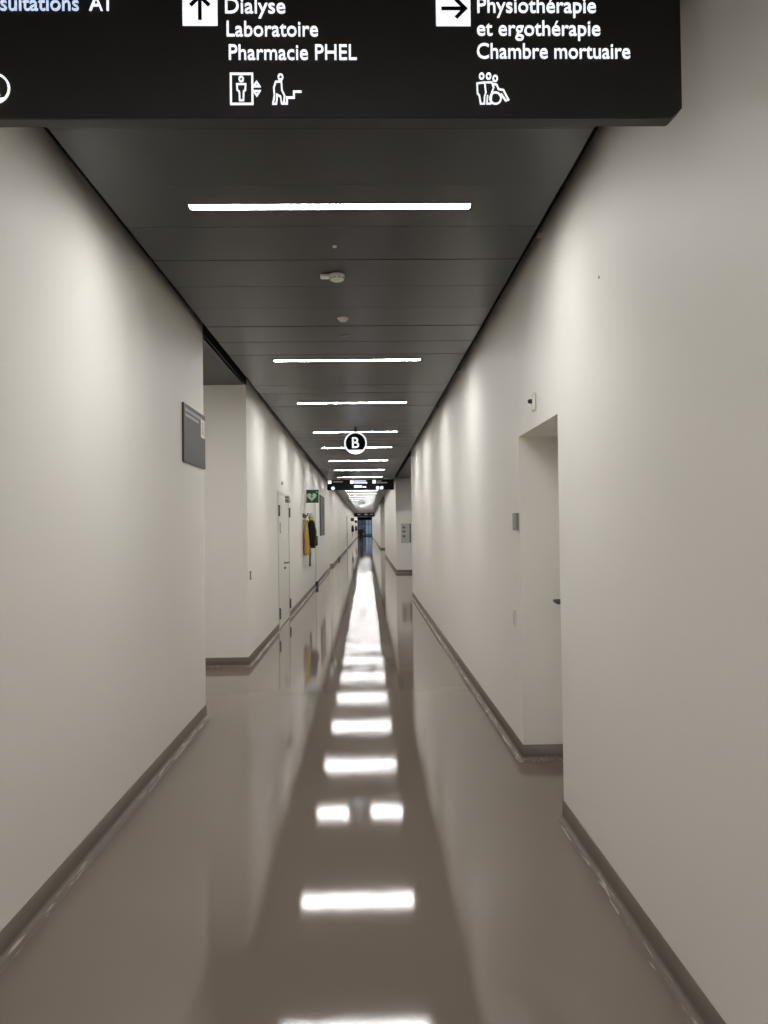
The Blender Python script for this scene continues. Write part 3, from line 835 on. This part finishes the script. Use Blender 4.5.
# ------------------------------------------------------------------ the distant walking person
def skin_mesh(name, pts, edges, m, parent, root=0, sub=2):
    me = bpy.data.meshes.new(name)
    me.from_pydata([p[0] for p in pts], edges, [])
    o = bpy.data.objects.new(name, me); COL.objects.link(o)
    o.modifiers.new('skin', 'SKIN')
    if not me.skin_vertices:
        bpy.context.view_layer.update()
    sk = me.skin_vertices[0].data if me.skin_vertices else None
    if sk is None:
        lay = None
    for i, p in enumerate(pts):
        r = p[1]
        sk[i].radius = r if isinstance(r, tuple) else (r, r)
        sk[i].use_root = (i == root)
    s_ = o.modifiers.new('subdivision', 'SUBSURF'); s_.levels = sub; s_.render_levels = sub
    me.materials.append(M[m])
    # freeze into a plain mesh
    bpy.context.view_layer.update()
    dg = bpy.context.evaluated_depsgraph_get()
    nm = bpy.data.meshes.new_from_object(o.evaluated_get(dg))
    o.modifiers.clear(); o.data = nm; bpy.data.meshes.remove(me)
    nm.name = name
    for p in nm.polygons: p.use_smooth = True
    o.parent = parent
    return o

def person(loc, rz):
    t = thing('person', 'person in a long black coat walking far down the corridor', 'person', loc, rz)
    # pelvis, spine, neck, head
    P = [((0, 0, 0.90), (0.15, 0.11)), ((0, 0.0, 1.08), (0.14, 0.10)), ((0, -0.01, 1.28), (0.165, 0.11)), ((0, 0.0, 1.36), (0.11, 0.08)),
         ((0, -0.01, 1.42), 0.052), ((0, -0.02, 1.48), 0.062), ((0, -0.015, 1.56), (0.074, 0.086)), ((0, -0.01, 1.61), (0.055, 0.065))]
    E = [(0, 1), (1, 2), (2, 3), (3, 4), (4, 5), (5, 6), (6, 7)]
    def add(p, r, frm):
        P.append((p, r)); E.append((frm, len(P) - 1)); return len(P) - 1
    for s_, fw in ((-1, 1), (1, -1)):
        h_ = add((s_ * 0.09, 0, 0.84), 0.085, 0)
        k_ = add((s_ * 0.095, -0.10 * fw - 0.03, 0.48), 0.058, h_)
        c_ = add((s_ * 0.095, -0.10 * fw + 0.02, 0.32), 0.052, k_)
        a_ = add((s_ * 0.095, -0.20 * fw + 0.03, 0.085), 0.036, c_)
        f_ = add((s_ * 0.10, -0.20 * fw - 0.08, 0.035), (0.04, 0.03), a_)
        add((s_ * 0.10, -0.20 * fw - 0.14, 0.028), (0.034, 0.024), f_)
        q = add((s_ * 0.175, 0, 1.335), 0.055, 3)
        e_ = add((s_ * 0.225, 0.05 * fw, 1.09), 0.040, q)
        w_ = add((s_ * 0.225, -0.03 * fw - 0.05, 0.87), 0.027, e_)
        pm = add((s_ * 0.222, -0.03 * fw - 0.06, 0.80), (0.018, 0.034), w_)
        for j, (dy, ln) in enumerate(((-0.028, 0.062), (-0.010, 0.072), (0.009, 0.067), (0.026, 0.052))):
            b0 = add((s_ * 0.220, -0.03 * fw - 0.06 + dy, 0.770), 0.0095, pm)
            b1 = add((s_ * 0.212, -0.03 * fw - 0.063 + dy, 0.770 - ln * 0.6), 0.0088, b0)
            add((s_ * 0.200, -0.03 * fw - 0.066 + dy, 0.770 - ln), 0.008, b1)
        th = add((s_ * 0.212, -0.03 * fw - 0.10, 0.805), 0.0105, pm)
        add((s_ * 0.205, -0.03 * fw - 0.115, 0.765), 0.009, th)
    skin_mesh('body', P, E, 'skin', t)
    # face: nose, ears, eyes, mouth belong to the head's surface and hair caps it
    b = MB(); b.prism([(-0.013, 1.525), (0.013, 1.525), (0.004, 1.57), (-0.004, 1.57)], -0.118, -0.09); b.build('nose', 'skin', t)
    for s_ in (-1, 1):
        b = MB(); b.lathe([(0.024, -0.006), (0.026, 0.004), (0.012, 0.008)], (s_ * 0.078, 0.0, 1.545), 'x', 12); b.build('ear', 'skin', t)
        b = MB(); b.lathe([(0.010, 0.0), (0.007, -0.006), (0.001, -0.007)], (s_ * 0.03, -0.095, 1.562), 'y', 10); b.build('eye', 'dark_plastic', t)
    b = MB(); b.box(-0.024, 0.024, -0.095, -0.08, 1.494, 1.503, 0.003, 1); b.build('mouth', 'hair', t)
    mb = MB(); rings = []
    for i in range(8):
        f = i / 7; z = 1.53 + 0.115 * math.sin(f * PI / 2); rr = 0.094 * math.cos(f * PI / 2) + 0.002
        rings.append([mb.bm.verts.new((rr * math.cos(a), 0.012 + rr * 1.1 * math.sin(a), z + (0.05 * max(0, -math.sin(a)) * (1 - f)))) for a in [2 * PI * k / 20 for k in range(20)]])
    for a, c in zip(rings, rings[1:]):
        for k in range(20): mb.bm.faces.new((a[k], a[(k + 1) % 20], c[(k + 1) % 20], c[k]))
    mb.bm.faces.new(rings[-1]); mb.build('hair', 'hair', t, smooth=True)
    # long coat with sleeves
    mb = MB(); rings = []
    for z, rx, ry, cy in ((0.56, 0.235, 0.20, 0), (0.75, 0.225, 0.185, 0), (0.92, 0.205, 0.165, 0), (1.08, 0.19, 0.145, 0), (1.25, 0.215, 0.15, 0), (1.35, 0.20, 0.125, 0), (1.41, 0.11, 0.095, 0), (1.45, 0.075, 0.08, 0)):
        rings.append([mb.bm.verts.new((rx * math.cos(a) * (1 + 0.03 * math.sin(6 * a)), cy + ry * math.sin(a), z)) for a in [2 * PI * k / 28 for k in range(28)]])
    for a, c in zip(rings, rings[1:]):
        for k in range(28): mb.bm.faces.new((a[k], a[(k + 1) % 28], c[(k + 1) % 28], c[k]))
    mb.build('coat', 'blackcloth', t, smooth=True)
    for s_, fw in ((-1, 1), (1, -1)):
        b = MB(); b.tube([(s_ * 0.15, 0, 1.365), (s_ * 0.20, 0.01 * fw, 1.28), (s_ * 0.228, 0.05 * fw, 1.09), (s_ * 0.226, -0.02 * fw - 0.04, 0.90)], [0.07, 0.075, 0.062, 0.05], 14); b.build('sleeve', 'blackcloth', t, smooth=True)
        b = MB(); b.tube([(s_ * 0.09, 0, 0.86), (s_ * 0.095, -0.10 * fw - 0.03, 0.48), (s_ * 0.095, -0.10 * fw + 0.02, 0.32), (s_ * 0.095, -0.20 * fw + 0.035, 0.11)], [0.115, 0.08, 0.073, 0.06], 14); b.build('trouser_leg', 'blackcloth', t, smooth=True)
        b = MB(); b.tube([(s_ * 0.097, -0.20 * fw + 0.07, 0.05), (s_ * 0.10, -0.20 * fw - 0.03, 0.052), (s_ * 0.10, -0.20 * fw - 0.12, 0.042), (s_ * 0.10, -0.20 * fw - 0.18, 0.035)], [0.045, 0.05, 0.045, 0.03], 12); b.build('shoe', 'dark_plastic', t, smooth=True)
    return t
person((-0.44, 78.0, 0.0), PI)

# ------------------------------------------------------------------ world: dull blue daylight beyond the far glazing
w = bpy.data.worlds.new('dusk'); sc.world = w; w.use_nodes = True
bg = w.node_tree.nodes['Background']
bg.inputs['Color'].default_value = (0.36, 0.50, 0.68, 1)
bg.inputs['Strength'].default_value = 0.4

# ------------------------------------------------------------------ camera
cam = bpy.data.cameras.new('camera'); co = bpy.data.objects.new('camera', cam); COL.objects.link(co)
cam.sensor_fit = 'HORIZONTAL'; cam.sensor_width = 36.0; cam.lens = 1.05 * 36.0
cam.clip_start = 0.05; cam.clip_end = 400
yaw, pitch, roll = 0.02286673, 0.01870888, -0.0128752
f = Vector((math.sin(yaw) * math.cos(pitch), math.cos(yaw) * math.cos(pitch), math.sin(pitch)))
r = Vector((math.cos(yaw), -math.sin(yaw), 0)); u = r.cross(f)
rr = r * math.cos(roll) + u * math.sin(roll); uu = u * math.cos(roll) - r * math.sin(roll)
mw = Matrix((rr, uu, -f)).transposed().to_4x4(); mw.translation = (0, 0, EYE)
co.matrix_world = mw
sc.camera = co

# ------------------------------------------------------------------ rendering look
sc.view_settings.view_transform = 'Standard'
sc.view_settings.look = 'None'
sc.view_settings.gamma = 1.0
sc.view_settings.use_curve_mapping = False
sc.view_settings.exposure = 0.0
sc.cycles.use_denoising = True
sc.cycles.max_bounces = 14
sc.cycles.diffuse_bounces = 8
sc.cycles.sample_clamp_indirect = 8.0
